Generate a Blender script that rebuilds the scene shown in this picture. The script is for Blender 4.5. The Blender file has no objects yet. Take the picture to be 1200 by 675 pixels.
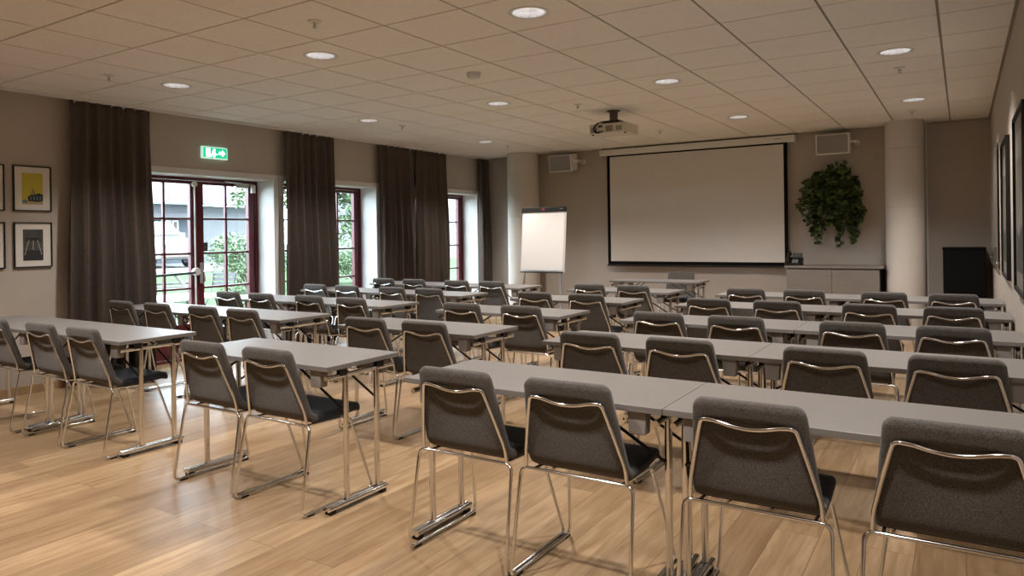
import bpy, math, random
from mathutils import Vector, Matrix
R = math.radians
rng = random.Random(7)
sc = bpy.context.scene
COL = sc.collection

# ------------------------------------------------------------------ materials
def mat(name, color=(.5, .5, .5), rough=.5, metal=0.0, spec=.5, emit=None, estr=0.0, sheen=0.0, coat=0.0):
    m = bpy.data.materials.new(name); m.use_nodes = True
    b = m.node_tree.nodes['Principled BSDF']
    b.inputs['Base Color'].default_value = (*color, 1)
    b.inputs['Roughness'].default_value = rough
    b.inputs['Metallic'].default_value = metal
    b.inputs['Specular IOR Level'].default_value = spec
    if emit:
        b.inputs['Emission Color'].default_value = (*emit, 1)
        b.inputs['Emission Strength'].default_value = estr
    if sheen: b.inputs['Sheen Weight'].default_value = sheen
    if coat: b.inputs['Coat Weight'].default_value = coat
    return m

def N(m, t, **kw):
    n = m.node_tree.nodes.new(t)
    for k, v in kw.items():
        if k in n.inputs: n.inputs[k].default_value = v
        else: setattr(n, k, v)
    return n
def L(m, a, b): m.node_tree.links.new(a, b)
def BS(m): return m.node_tree.nodes['Principled BSDF']

def noisy(m, c1, c2, scale=20, detail=4, stretch=(1, 1, 1), bump=0.0, bscale=None, bdist=.002):
    """two-tone noise colour plus an optional fine bump, in object space"""
    tc = N(m, 'ShaderNodeTexCoord'); mp = N(m, 'ShaderNodeMapping'); mp.inputs['Scale'].default_value = stretch
    L(m, tc.outputs['Object'], mp.inputs['Vector'])
    no = N(m, 'ShaderNodeTexNoise', Scale=scale, Detail=detail)
    L(m, mp.outputs['Vector'], no.inputs['Vector'])
    cr = N(m, 'ShaderNodeValToRGB')
    cr.color_ramp.elements[0].position = .3; cr.color_ramp.elements[1].position = .7
    cr.color_ramp.elements[0].color = (*c1, 1); cr.color_ramp.elements[1].color = (*c2, 1)
    L(m, no.outputs['Fac'], cr.inputs['Fac']); L(m, cr.outputs['Color'], BS(m).inputs['Base Color'])
    if bump:
        n2 = N(m, 'ShaderNodeTexNoise', Scale=bscale or scale * 4, Detail=3)
        L(m, mp.outputs['Vector'], n2.inputs['Vector'])
        bp = N(m, 'ShaderNodeBump', Strength=bump, Distance=bdist)
        L(m, n2.outputs['Fac'], bp.inputs['Height']); L(m, bp.outputs['Normal'], BS(m).inputs['Normal'])
    return m

M = {}
M['wall'] = noisy(mat('greige wall paint', rough=.85, spec=.3), (.445, .400, .352), (.465, .418, .368), 3, 3, bump=.12, bscale=180)
M['tile'] = noisy(mat('mineral ceiling tile', rough=.95, spec=.1), (.82, .80, .765), (.86, .84, .805), 30, 3, bump=.15, bscale=320)
M['tbar'] = mat('ceiling grid bar', (.27, .245, .215), .7)
M['slab'] = mat('plenum concrete', (.2, .2, .2), .9)
M['white'] = mat('white painted trim', (.66, .66, .645), .45)
M['whiteplastic'] = mat('white plastic', (.74, .72, .68), .4)
M['offwhite'] = noisy(mat('off white column paint', rough=.7), (.57, .535, .48), (.60, .56, .505), 2, 2)
M['chrome'] = mat('polished chrome', (.80, .81, .82), .12, 1.0)
M['steel'] = mat('brushed steel', (.6, .6, .6), .35, 1.0)
M['blackplastic'] = mat('black plastic', (.010, .010, .010), .5, spec=.3)
M['blackmetal'] = mat('black painted steel', (.012, .012, .013), .35)
M['blackmatte'] = mat('black laminate', (.003, .003, .003), .7, spec=.12)
M['blackborder'] = mat('black screen border', (.006, .006, .006), .9, spec=.1)
M['fabric'] = noisy(mat('grey felt upholstery', rough=.95, spec=.15, sheen=.25), (.036, .033, .030), (.136, .125, .114), 260, 5, bump=.5, bscale=700, bdist=.0015)
M['seatfabric'] = noisy(mat('charcoal navy seat upholstery', rough=.9, spec=.2, sheen=.15), (.018, .020, .027), (.034, .037, .047), 260, 5, bump=.5, bscale=700, bdist=.0015)
M['laminate'] = noisy(mat('grey table laminate', rough=.42, spec=.4), (.178, .168, .157), (.20, .189, .177), 6, 5, (1, 14, 14), bump=.04, bscale=60)
M['greyplastic'] = mat('grey bracket plastic', (.26, .245, .235), .55)
M['redwood'] = noisy(mat('dark red painted wood', rough=.35), (.088, .007, .013), (.105, .009, .016), 8, 3)
M['curtain'] = noisy(mat('brown grey curtain cloth', rough=.95, spec=.05), (.088, .070, .060), (.112, .091, .079), 90, 4, (1, 1, .3), bump=.25, bscale=500)
M['screen'] = mat('projection screen cloth', (.66, .63, .585), .9, spec=.1)
M['paper'] = mat('flip chart paper', (.80, .77, .73), .8)
M['board'] = mat('white enamel board', (.75, .74, .72), .25)
M['cabinet'] = noisy(mat('grey brown cabinet laminate', rough=.55), (.19, .17, .148), (.21, .187, .163), 5, 4, (1, 1, 10))
M['leafdark'] = noisy(mat('ivy leaf', rough=.32), (.006, .014, .005), (.04, .075, .016), 14, 2)
M['leafmid'] = noisy(mat('young ivy leaf', rough=.32), (.035, .07, .014), (.14, .21, .045), 14, 2)
M['stem'] = mat('plant stem', (.06, .05, .025), .8)
M['bark'] = noisy(mat('bark', rough=.9), (.07, .05, .035), (.13, .10, .075), 9, 4, (1, 1, .2))
M['leaf1'] = noisy(mat('tree leaves', rough=.6), (.035, .075, .022), (.10, .165, .06), 3, 3)
M['leaf2'] = noisy(mat('shrub leaves', rough=.6), (.05, .095, .04), (.13, .19, .09), 5, 3)
M['grass'] = noisy(mat('lawn grass', rough=.95, spec=.1), (.046, .076, .035), (.068, .10, .052), 1.4, 6, bump=.6, bscale=40, bdist=.03)
M['paving'] = noisy(mat('pale gravel path', rough=.95), (.085, .085, .082), (.125, .125, .12), 30, 5)
M['carwhite'] = mat('white car paint', (.34, .35, .36), .2, coat=.6)
M['carglass'] = mat('dark car glass', (.03, .035, .04), .08)
M['rubber'] = mat('black rubber', (.015, .015, .015), .8)
M['blue_grey'] = mat('blue grey painted wall', (.055, .068, .08), .8)
M['rooftile'] = noisy(mat('pale grey roofing', rough=.7), (.12, .128, .133), (.14, .148, .153), 12, 3, (1, 1, 6))
M['gardenwood'] = noisy(mat('weathered grey wood', rough=.8), (.12, .12, .115), (.2, .2, .195), 6, 4, (8, 1, 8))
M['slatdark'] = mat('dark stained slats', (.06, .06, .065), .6)
M['greenbar'] = mat('dark green push bar', (.02, .055, .05), .35)
M['mat_board'] = mat('cream picture mount', (.70, .68, .62), .9)
M['print_yellow'] = noisy(mat('mustard yellow ink', rough=.6), (.50, .42, .035), (.54, .455, .05), 10, 3)
M['print_black'] = mat('near black ink', (.018, .02, .02), .6)
M['print_teal'] = mat('dull teal ink', (.10, .2, .2), .6)
M['print_ochre'] = mat('pale ochre ink', (.42, .34, .2), .6)
M['print_grey'] = noisy(mat('dark grey photograph ink', rough=.5), (.035, .037, .034), (.075, .077, .07), 14, 4)
M['print_light'] = mat('pale grey ink', (.38, .37, .34), .6)
M['print_glare_buff'] = noisy(mat('buff ink and glare tone', rough=.5), (.17, .155, .13), (.30, .28, .24), 5, 4)
M['exitwhite'] = mat('lit white legend', (.9, 1, .95), .4, emit=(.78, 1, .88), estr=5.5)
M['exitgreen'] = mat('lit green panel', (.01, .3, .15), .4, emit=(.012, .42, .20), estr=1.0)
M['exitborder'] = mat('lit pale border', (.7, .9, .8), .4, emit=(.55, .9, .75), estr=.55)
M['lamp'] = mat('lit lamp', (1, 1, 1), .4, emit=(1, .95, .91), estr=5)
M['reflector'] = mat('faceted reflector', (.86, .87, .90), .3, .6)
M['projector'] = mat('cream projector casing', (.62, .57, .48), .4)
M['vent'] = mat('dark vent grille', (.12, .10, .08), .6)
M['redmark'] = mat('red badge', (.45, .02, .02), .4)
M['greymark'] = mat('grey mark', (.3, .3, .3), .5)
M['grille'] = noisy(mat('speaker grille cloth', rough=.8), (.27, .255, .24), (.30, .285, .265), 200, 2, bump=.3, bscale=500)
M['lcd'] = mat('phone display', (.03, .033, .03), .6)

# oak floor: planks run along world Y
m = M['oak'] = mat('oiled oak planks', rough=.33, spec=.45)
tc = N(m, 'ShaderNodeTexCoord'); sx = N(m, 'ShaderNodeSeparateXYZ'); L(m, tc.outputs['Object'], sx.inputs[0])
cx = N(m, 'ShaderNodeCombineXYZ'); L(m, sx.outputs['Y'], cx.inputs['X']); L(m, sx.outputs['X'], cx.inputs['Y'])
br = N(m, 'ShaderNodeTexBrick', Scale=1.0); br.offset = .37; br.offset_frequency = 2; br.squash = 1
br.inputs['Brick Width'].default_value = 2.1; br.inputs['Row Height'].default_value = .185
br.inputs['Mortar Size'].default_value = .0016; br.inputs['Mortar Smooth'].default_value = .1; br.inputs['Bias'].default_value = 0
br.inputs['Color1'].default_value = (0, 0, 0, 1); br.inputs['Color2'].default_value = (1, 1, 1, 1); br.inputs['Mortar'].default_value = (.5, .5, .5, 1)
L(m, cx.outputs[0], br.inputs['Vector'])
# shift the grain per plank
ad = N(m, 'ShaderNodeVectorMath', operation='MULTIPLY_ADD'); L(m, br.outputs['Color'], ad.inputs[0]); ad.inputs[1].default_value = (9, 5, 3); L(m, cx.outputs[0], ad.inputs[2])
mp = N(m, 'ShaderNodeMapping'); mp.inputs['Scale'].default_value = (1.0, 11, 1); L(m, ad.outputs[0], mp.inputs['Vector'])
gr = N(m, 'ShaderNodeTexNoise', Scale=2.6, Detail=7, Roughness=.6, Distortion=.6); L(m, mp.outputs[0], gr.inputs['Vector'])
mp2 = N(m, 'ShaderNodeMapping'); mp2.inputs['Scale'].default_value = (.9, 2.2, 1); L(m, ad.outputs[0], mp2.inputs['Vector'])
n2 = N(m, 'ShaderNodeTexNoise', Scale=1.3, Detail=3); L(m, mp2.outputs[0], n2.inputs['Vector'])
cr = N(m, 'ShaderNodeValToRGB'); e = cr.color_ramp.elements
e[0].position = .28; e[0].color = (.285, .178, .090, 1); e[1].position = .72; e[1].color = (.475, .336, .198, 1)
L(m, gr.outputs['Fac'], cr.inputs['Fac'])
mx = N(m, 'ShaderNodeMix', data_type='RGBA', blend_type='MULTIPLY'); mx.inputs['Factor'].default_value = 1
L(m, cr.outputs['Color'], mx.inputs[6])
cr2 = N(m, 'ShaderNodeValToRGB'); e = cr2.color_ramp.elements
e[0].position = 0; e[0].color = (.74, .71, .67, 1); e[1].position = 1; e[1].color = (1.12, 1.13, 1.14, 1)
L(m, br.outputs['Color'], cr2.inputs['Fac']); L(m, cr2.outputs['Color'], mx.inputs[7])
mx2 = N(m, 'ShaderNodeMix', data_type='RGBA', blend_type='MULTIPLY'); mx2.inputs['Factor'].default_value = .6
cr3 = N(m, 'ShaderNodeValToRGB'); e = cr3.color_ramp.elements
e[0].position = .35; e[0].color = (.80, .76, .70, 1); e[1].position = .65; e[1].color = (1.08, 1.08, 1.08, 1)
L(m, n2.outputs['Fac'], cr3.inputs['Fac']); L(m, mx.outputs[2], mx2.inputs[6]); L(m, cr3.outputs['Color'], mx2.inputs[7])
# knots
vo = N(m, 'ShaderNodeTexVoronoi', Scale=1.15); mp3 = N(m, 'ShaderNodeMapping'); mp3.inputs['Scale'].default_value = (.75, .95, 1)
L(m, cx.outputs[0], mp3.inputs['Vector']); L(m, mp3.outputs[0], vo.inputs['Vector'])
kr = N(m, 'ShaderNodeValToRGB'); e = kr.color_ramp.elements
e[0].position = .008; e[0].color = (.35, .26, .18, 1); e[1].position = .034; e[1].color = (1, 1, 1, 1)
L(m, vo.outputs['Distance'], kr.inputs['Fac'])
mx3 = N(m, 'ShaderNodeMix', data_type='RGBA', blend_type='MULTIPLY'); mx3.inputs['Factor'].default_value = .8
L(m, mx2.outputs[2], mx3.inputs[6]); L(m, kr.outputs['Color'], mx3.inputs[7])
mx4 = N(m, 'ShaderNodeMix', data_type='RGBA'); mx4.inputs[7].default_value = (.10, .055, .025, 1)
fm = N(m, 'ShaderNodeMath', operation='MULTIPLY'); fm.inputs[1].default_value = .75
L(m, br.outputs['Fac'], fm.inputs[0]); L(m, fm.outputs[0], mx4.inputs['Factor']); L(m, mx3.outputs[2], mx4.inputs[6])
L(m, mx4.outputs[2], BS(m).inputs['Base Color'])
rr = N(m, 'ShaderNodeMapRange'); rr.inputs['To Min'].default_value = .30; rr.inputs['To Max'].default_value = .44
L(m, gr.outputs['Fac'], rr.inputs['Value']); L(m, rr.outputs[0], BS(m).inputs['Roughness'])
bp = N(m, 'ShaderNodeBump', Strength=.12, Distance=.002); L(m, gr.outputs['Fac'], bp.inputs['Height']); L(m, bp.outputs['Normal'], BS(m).inputs['Normal'])

# vertical board siding (boards run up, spaced along Y)
m = M['siding'] = mat('pale grey board siding', rough=.85)
tc = N(m, 'ShaderNodeTexCoord'); wv = N(m, 'ShaderNodeTexWave', Scale=3.3, Distortion=0.0); wv.bands_direction = 'Y'
L(m, tc.outputs['Object'], wv.inputs['Vector']); cr = N(m, 'ShaderNodeValToRGB'); e = cr.color_ramp.elements
e[0].position = .05; e[0].color = (.10, .108, .115, 1); e[1].position = .22; e[1].color = (.145, .155, .162, 1)
L(m, wv.outputs['Color'], cr.inputs['Fac']); L(m, cr.outputs['Color'], BS(m).inputs['Base Color'])

# window glass: clear with a Fresnel reflection
m = M['glass'] = bpy.data.materials.new('clear window glass'); m.use_nodes = True
nt = m.node_tree; nt.nodes.clear()
o_ = nt.nodes.new('ShaderNodeOutputMaterial'); t_ = nt.nodes.new('ShaderNodeBsdfTransparent'); g_ = nt.nodes.new('ShaderNodeBsdfGlossy')
t_.inputs[0].default_value = (.93, .96, .96, 1); g_.inputs['Roughness'].default_value = .02
lw_ = nt.nodes.new('ShaderNodeLayerWeight'); lw_.inputs[0].default_value = .5
p_ = nt.nodes.new('ShaderNodeMath'); p_.operation = 'POWER'; p_.inputs[1].default_value = 4.5; nt.links.new(lw_.outputs['Facing'], p_.inputs[0])
f_ = nt.nodes.new('ShaderNodeMath'); f_.operation = 'MULTIPLY_ADD'; f_.inputs[1].default_value = .85; f_.inputs[2].default_value = .03; nt.links.new(p_.outputs[0], f_.inputs[0])
x_ = nt.nodes.new('ShaderNodeMixShader'); nt.links.new(f_.outputs[0], x_.inputs[0]); nt.links.new(t_.outputs[0], x_.inputs[1]); nt.links.new(g_.outputs[0], x_.inputs[2]); nt.links.new(x_.outputs[0], o_.inputs[0])
M['pictureglass'] = mat('glazed picture', (.3, .3, .3), .05)

# ------------------------------------------------------------------ mesh helpers
def fillet(pts, rad, n=5):
    """round the inner corners of a polyline"""
    P = [Vector(p) for p in pts]; out = [P[0]]
    for i in range(1, len(P) - 1):
        a, b, c = P[i - 1], P[i], P[i + 1]
        u, v = (a - b), (c - b); r = min(rad, u.length * .45, v.length * .45)
        p, q = b + u.normalized() * r, b + v.normalized() * r
        for k in range(n + 1):
            t = k / n
            out.append(p * (1 - t) ** 2 + b * 2 * t * (1 - t) + q * t * t)
    out.append(P[-1])
    return out

class MB:
    def __init__(s): s.v = []; s.f = []; s.m = []; s.mats = []
    def mi(s, m):
        if m not in s.mats: s.mats.append(m)
        return s.mats.index(m)
    def add(s, V, F, m):
        k = len(s.v); i = s.mi(m)
        s.v += [Vector(v) for v in V]; s.f += [tuple(k + j for j in f) for f in F]; s.m += [i] * len(F)
        return s
    def box(s, lo, hi, m, rot=None, piv=None):
        x0, y0, z0 = lo; x1, y1, z1 = hi
        V = [Vector(p) for p in ((x0, y0, z0), (x1, y0, z0), (x1, y1, z0), (x0, y1, z0), (x0, y0, z1), (x1, y0, z1), (x1, y1, z1), (x0, y1, z1))]
        if rot is not None:
            c = Vector(piv) if piv else sum(V, Vector()) / 8
            V = [c + rot @ (v - c) for v in V]
        return s.add(V, [(0, 3, 2, 1), (4, 5, 6, 7), (0, 1, 5, 4), (1, 2, 6, 5), (2, 3, 7, 6), (3, 0, 4, 7)], m)
    def loft(s, loops, m, caps=True, closed=True):
        n = len(loops[0]); V = [v for l in loops for v in l]; F = []
        for i in range(len(loops) - 1):
            for j in range(n if closed else n - 1):
                a, b = i * n + j, i * n + (j + 1) % n
                F.append((a, b, b + n, a + n))
        if caps:
            F.append(tuple(range(n))[::-1]); F.append(tuple((len(loops) - 1) * n + j for j in range(n)))
        return s.add(V, F, m)
    def tube(s, pts, r, m, seg=8, flat=1.0):
        P = [Vector(p) for p in pts]; loops = []
        t = (P[1] - P[0]).normalized(); up = Vector((0, 0, 1)) if abs(t.z) < .9 else Vector((1, 0, 0))
        a = t.cross(up).normalized()
        for i, p in enumerate(P):
            t = ((P[min(i + 1, len(P) - 1)] - p).normalized() + (p - P[max(i - 1, 0)]).normalized()).normalized()
            a = (a - t * a.dot(t)).normalized(); b = t.cross(a)
            loops.append([p + (a * math.cos(k) + b * math.sin(k) * flat) * r for k in (2 * math.pi * j / seg for j in range(seg))])
        return s.loft(loops, m)
    def lathe(s, prof, c, m, seg=24, axis='z', caps=True):
        loops = []
        for (r, h) in prof:
            l = []
            for j in range(seg):
                a = 2 * math.pi * j / seg; p = (r * math.cos(a), r * math.sin(a), h)
                if axis == 'x': p = (p[2], p[0], p[1])
                if axis == 'y': p = (p[1], p[2], p[0])
                l.append(Vector(c) + Vector(p))
            loops.append(l)
        return s.loft(loops, m, caps)
    def prism(s, poly, a, b, m, axis='y'):
        """2-D outline pushed between a and b along an axis (outline is xz for y, yz for x, xy for z)"""
        def P(p, t): return {'y': (p[0], t, p[1]), 'x': (t, p[0], p[1]), 'z': (p[0], p[1], t)}[axis]
        return s.loft([[Vector(P(p, a)) for p in poly], [Vector(P(p, b)) for p in poly]], m)
    def leaf(s, p, d, up, size, m, w=.55):
        d = d.normalized(); sd = d.cross(up).normalized(); n = sd.cross(d)
        a = p; b = p + d * size * .45 + n * size * .07; c = p + d * size
        l1 = p + d * size * .28 + sd * size * w * .5; l2 = p + d * size * .66 + sd * size * w * .38
        r1 = p + d * size * .28 - sd * size * w * .5; r2 = p + d * size * .66 - sd * size * w * .38
        return s.add([a, l1, l2, c, b, r1, r2], [(0, 4, 2, 1), (4, 3, 2), (0, 5, 6, 4), (4, 6, 3)], m)
    def build(s, name, parent=None, smooth=True, bevel=0.0, seg=2, ang=35):
        me = bpy.data.meshes.new(name); me.from_pydata([tuple(v) for v in s.v], [], s.f)
        for m in s.mats: me.materials.append(M[m] if isinstance(m, str) else m)
        me.polygons.foreach_set('material_index', s.m)
        if smooth:
            me.polygons.foreach_set('use_smooth', [True] * len(s.f)); me.set_sharp_from_angle(angle=R(ang))
        me.update()
        o = bpy.data.objects.new(name, me); COL.objects.link(o)
        if parent: o.parent = parent
        if bevel:
            b = o.modifiers.new('Bevel', 'BEVEL'); b.width = bevel; b.segments = seg; b.limit_method = 'ANGLE'; b.angle_limit = R(40)
        return o

def tag(o, label=None, cat=None, group=None, kind=None):
    if label: o['label'] = label
    if cat: o['category'] = cat
    if group: o['group'] = group
    if kind: o['kind'] = kind
    return o
def empty(name, loc=(0, 0, 0), rz=0.0):
    o = bpy.data.objects.new(name, None); COL.objects.link(o); o.location = loc; o.rotation_euler = (0, 0, rz); o.empty_display_size = .1
    return o
KIDS = {}
def copy_tree(o, parent=None):
    c = o.copy(); COL.objects.link(c)
    if parent: c.parent = parent
    for ch in [k for k in o.children]: copy_tree(ch, c)
    return c
def struct(o): o['kind'] = 'structure'; return o

# ------------------------------------------------------------------ room
XL, XR, YB, YF, ZC = -7.15, .30, 10.5, -2.5, 2.72
OPEN = [(4.19, 5.87), (6.00, 7.68), (8.53, 10.21)]
OT = 2.09
struct(MB().box((XL - .4, YF - .2, -.15), (XR + .2, YB + .2, 0), 'oak').build('floor', smooth=False))
b = MB(); ys = [YF - .2] + [y for o in OPEN for y in o] + [YB + .2]
for i in range(0, len(ys), 2): b.box((XL - .4, ys[i], 0), (XL, ys[i + 1], 2.84), 'wall')
for (a, c) in OPEN: b.box((XL - .4, a, OT), (XL, c, 2.84), 'wall')
struct(b.build('wall_left', smooth=False))
struct(MB().box((XL, YB, 0), (XR, YB + .2, 2.84), 'wall').build('wall_front', smooth=False))
struct(MB().box((XR, YF - .2, 0), (XR + .2, YB + .2, 2.84), 'wall').build('wall_right', smooth=False))
struct(MB().box((XL, YF - .2, 0), (XR, YF, 2.84), 'wall').build('wall_rear', smooth=False))
# skirting of oak, broken at the doors
b = MB()
for i in range(0, len(ys), 2):
    b.box((XL, max(ys[i] + (.08 if i else 0), YF), 0), (XL + .014, min(ys[i + 1] - .08, YB), .075), 'oak')
struct(b.build('baseboard_left', smooth=False, bevel=.003))
struct(MB().box((XL + .014, YB - .014, 0), (XR - .014, YB, .075), 'oak').build('baseboard_front', smooth=False, bevel=.003))
struct(MB().box((XR - .014, YF, 0), (XR, YB, .075), 'oak').build('baseboard_right', smooth=False, bevel=.003))

# suspended ceiling: separate tile bodies over a grid of bars, round cut-outs for the downlights
GX, GY, TS = -.116, 5.24, .6
LX = [GX - .3, GX - 2.1, GX - 3.9, GX - 5.7]
LY = [1.34, 3.74, 6.14, 8.54]  # first line is out of view, added to light the room
def ceiling():
    t = MB()
    xs = sorted({XL, XR} | {GX + TS * k for k in range(-14, 3) if XL + .02 < GX + TS * k < XR - .02})
    yy = sorted({YF, YB} | {GY + TS * k for k in range(-16, 12) if YF + .02 < GY + TS * k < YB - .02})
    for i in range(len(xs) - 1):
        for j in range(len(yy) - 1):
            x0, x1 = xs[i] + .008, xs[i + 1] - .008; y0, y1 = yy[j] + .0065, yy[j + 1] - .0065
            hole = [(x, y) for x in LX for y in LY if x0 < x < x1 and y0 < y < y1]
            if not hole:
                t.box((x0, y0, ZC), (x1, y1, ZC + .015), 'tile'); continue
            cx, cy = hole[0]; n = 32; inner = []; outer = []
            for k in range(n):
                a = 2 * math.pi * k / n + math.pi / 4; c, s_ = math.cos(a), math.sin(a)
                inner.append(Vector((cx + .112 * c, cy + .112 * s_, ZC)))
                q = max(abs(c), abs(s_)); dx, dy = c / q, s_ / q
                outer.append(Vector((cx + (x1 - cx) * dx if dx > 0 else cx + (cx - x0) * dx, cy + (y1 - cy) * dy if dy > 0 else cy + (cy - y0) * dy, ZC)))
            up = Vector((0, 0, .015))
            t.loft([[p + up for p in inner], inner, outer, [p + up for p in outer]], 'tile', caps=False)
    for x in xs[1:-1]: t.box((x - .012, YF, ZC + .006), (x + .012, YB, ZC + .03), 'tbar')
    for y in yy[1:-1]: t.box((XL, y - .009, ZC + .007), (XR, y + .009, ZC + .028), 'tbar')
    t.box((XL - .4, YF - .2, 2.84), (XR + .2, YB + .2, 2.86), 'slab')
    return struct(t.build('ceiling', smooth=False))
ceiling()
# wall angle at the ceiling edge
b = MB()
b.box((XL, YF, ZC - .003), (XL + .022, YB, ZC + .012), 'white'); b.box((XR - .02, YF, ZC - .003), (XR, YB, ZC + .012), 'tbar'); b.box((XL, YB - .02, ZC - .003), (XR, YB, ZC + .012), 'tbar')
struct(b.build('trim_1', smooth=False))

# french doors in deep white reveals
def door(idx, y0, y1, hardware):
    z1 = OT
    b = MB(); X = XL                                       # lining boards and casing
    b.box((X - .30, y0, 0), (X + .012, y0 + .012, z1), 'white'); b.box((X - .30, y1 - .012, 0), (X + .012, y1, z1), 'white')
    b.box((X - .30, y0 + .012, z1 - .012), (X + .012, y1 - .012, z1), 'white')
    cr_ = min(y1 + .055, y1 + .055)
    b.box((X + .0005, y0 - .055, 0), (X + .014, y0, z1 + .055), 'white'); b.box((X + .0005, y1, 0), (X + .014, cr_, z1 + .055), 'white')
    b.box((X + .0005, y0, z1), (X + .014, y1, z1 + .055), 'white')
    struct(b.build('trim_%d' % (idx + 1), smooth=False, bevel=.002))
    d = empty('door_%d' % idx, (0, 0, 0)); struct(d)
    xa, xb = X - .38, X - .30
    f = MB(); w = .05
    f.box((xa, y0, 0), (xb, y0 + w, z1), 'redwood'); f.box((xa, y1 - w, 0), (xb, y1, z1), 'redwood')
    f.box((xa, y0 + w, z1 - .045), (xb, y1 - w, z1), 'redwood'); f.box((xa, y0 + w, 0), (xb, y1 - w, .03), 'redwood')
    f.build('frame', d, smooth=False, bevel=.003)
    ym = (y0 + y1) / 2
    for k, (a, c) in enumerate(((y0 + w + .003, ym - .002), (ym + .002, y1 - w - .003))):
        lf = MB(); sx0, sx1 = xa + .012, xb - .012; st = .082
        zb, zt = .035, z1 - .05; g0, g1 = .41, 2.005
        lf.box((sx0, a, zb), (sx1, a + st, zt), 'redwood'); lf.box((sx0, c - st, zb), (sx1, c, zt), 'redwood')
        lf.box((sx0, a + st, zb), (sx1, c - st, g0), 'redwood'); lf.box((sx0, a + st, g1), (sx1, c - st, zt), 'redwood')
        lf.box((sx1, a + .12, .10), (sx1 + .008, c - .12, .34), 'redwood')
        leaf = lf.build('leaf', d, smooth=False, bevel=.003)
        mu = MB(); mx_ = (a + c) / 2; xm = (sx0 + sx1) / 2
        mu.box((xm - .018, mx_ - .013, g0), (xm + .018, mx_ + .013, g1), 'redwood')
        for q in range(1, 4):
            z = g0 + (g1 - g0) * q / 4; mu.box((xm - .017, a + st, z - .012), (xm + .017, c - st, z + .012), 'redwood')
        mu.build('glazing_bar', leaf, smooth=False, bevel=.004)
        MB().box((xm - .003, a + st - .005, g0 - .005), (xm + .003, c - st + .005, g1 + .005), 'glass').build('pane', leaf, smooth=False)
        if hardware and k == 0:                            # panic bar, rod and latches on the left leaf
            h = MB(); yb = c - .045
            h.tube([(xb + .02, yb, .05), (xb + .02, yb, 2.02)], .010, 'whiteplastic', 8)
            h.build('rod', leaf)
            lc = MB(); lc.lathe([(.001, 0), (.03, .004), (.036, .02), (.03, .036), (.001, .04)], (xb, yb, 2.0), 'whiteplastic', 16, 'x')
            lc.lathe([(.001, 0), (.042, .004), (.05, .03), (.042, .056), (.001, .06)], (xb, yb, 1.0), 'whiteplastic', 18, 'x')
            lc.build('latch', leaf)
            pb = MB(); pb.tube(fillet([(xb, yb - .02, 1.0), (xb + .085, yb - .05, .99), (xb + .085, a + .03, .975), (xb, a + .02, .985)], .03), .014, 'greenbar', 10)
            pb.build('push_bar', leaf)
        if hardware and k == 1:
            h = MB(); yh = a + .04
            h.box((xb - .012, yh - .018, .86), (xb - .002, yh + .018, 1.10), 'steel'); h.tube(fillet([(xb - .004, yh, 1.0), (xb + .045, yh, 1.0), (xb + .045, yh + .012, .88)], .02), .009, 'steel', 8)
            h.build('handle', leaf, bevel=.002)
            st_ = MB(); st_.box((xm + .004, a + st + .005, 1.23), (xm + .0055, a + st + .065, 1.33), 'blackplastic')
            for q in range(3): st_.box((xm + .0055, a + st + .012, 1.25 + .025 * q), (xm + .006, a + st + .055, 1.256 + .025 * q), 'greymark')
            st_.build('sticker', leaf, smooth=False)
        if hardware:
            h = MB(); yy_ = (c - .20) if k else (a + .10)
            h.box((xb - .012, yy_ - .09, z1 - .10), (xb + .04, yy_ + .09, z1 - .055), 'steel'); h.tube([(xb + .03, yy_, z1 - .05), (xb + .06, yy_ - .26, z1 - .04)], .009, 'steel', 6)
            h.build('closer', leaf, bevel=.003)
            if k: MB().box((xb - .012, c - .06, z1 - .16), (xb + .03, c - .005, z1 - .06), 'whiteplastic').build('contact_box', leaf, bevel=.004)
for i, (a, c) in enumerate(OPEN): door(i + 1, a, c, i == 0)

# round columns with shallow joints
def column(x, y, r):
    pr = [(r, 0)]
    for z in (1.65, 2.38): pr += [(r, z - .006), (r - .004, z - .003), (r - .004, z + .003), (r, z + .006)]
    pr += [(r, ZC)]
    return struct(MB().lathe(pr, (x, y, 0), 'offwhite', 64).build('column', ang=20))
column(-6.20, 10.20, .265); column(-.605, 10.20, .218)
struct(MB().box((-.392, YB - .03, .08), (-.368, YB, ZC), 'white').build('trim_5', smooth=False, bevel=.003))

# ------------------------------------------------------------------ downlights
def make_downlight():
    r = empty('downlight')
    MB().lathe([(.100, .006), (.104, -.003), (.124, -.004), (.128, -.0005), (.128, .0)], (0, 0, 0), 'white', 36, caps=False).build('trim_ring', r)
    rf = MB(); n = 24; loops = []
    for (rad, z) in ((.1035, .0), (.098, .03), (.085, .065), (.062, .095)):
        loops.append([Vector(((rad - (.004 if j % 2 else 0)) * math.cos(2 * math.pi * j / n), (rad - (.004 if j % 2 else 0)) * math.sin(2 * math.pi * j / n), z)) for j in range(n)])
    rf.loft(loops, 'reflector', caps=False); rf.build('reflector', r, smooth=False)
    MB().lathe([(.001, .06), (.03, .062), (.05, .075), (.062, .096), (.001, .097)], (0, 0, 0), 'lamp', 20).build('bulb', r)
    return r
dl = make_downlight()
rown = {3.74: 'back rows', 6.14: 'middle rows', 8.54: 'front rows', 1.34: 'rear floor', -1.06: 'rear wall'}
coln = ['along the wall of big frames', 'above the aisle-side seats of the wall block', 'above the middle tables', 'along the curtains']
rowd = {3.74: '', 6.14: 'third line, over the middle rows', 8.54: 'line closest to the screen', 1.34: 'added line out of view behind the last row', -1.06: 'line by the rear wall'}
first = True
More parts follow.
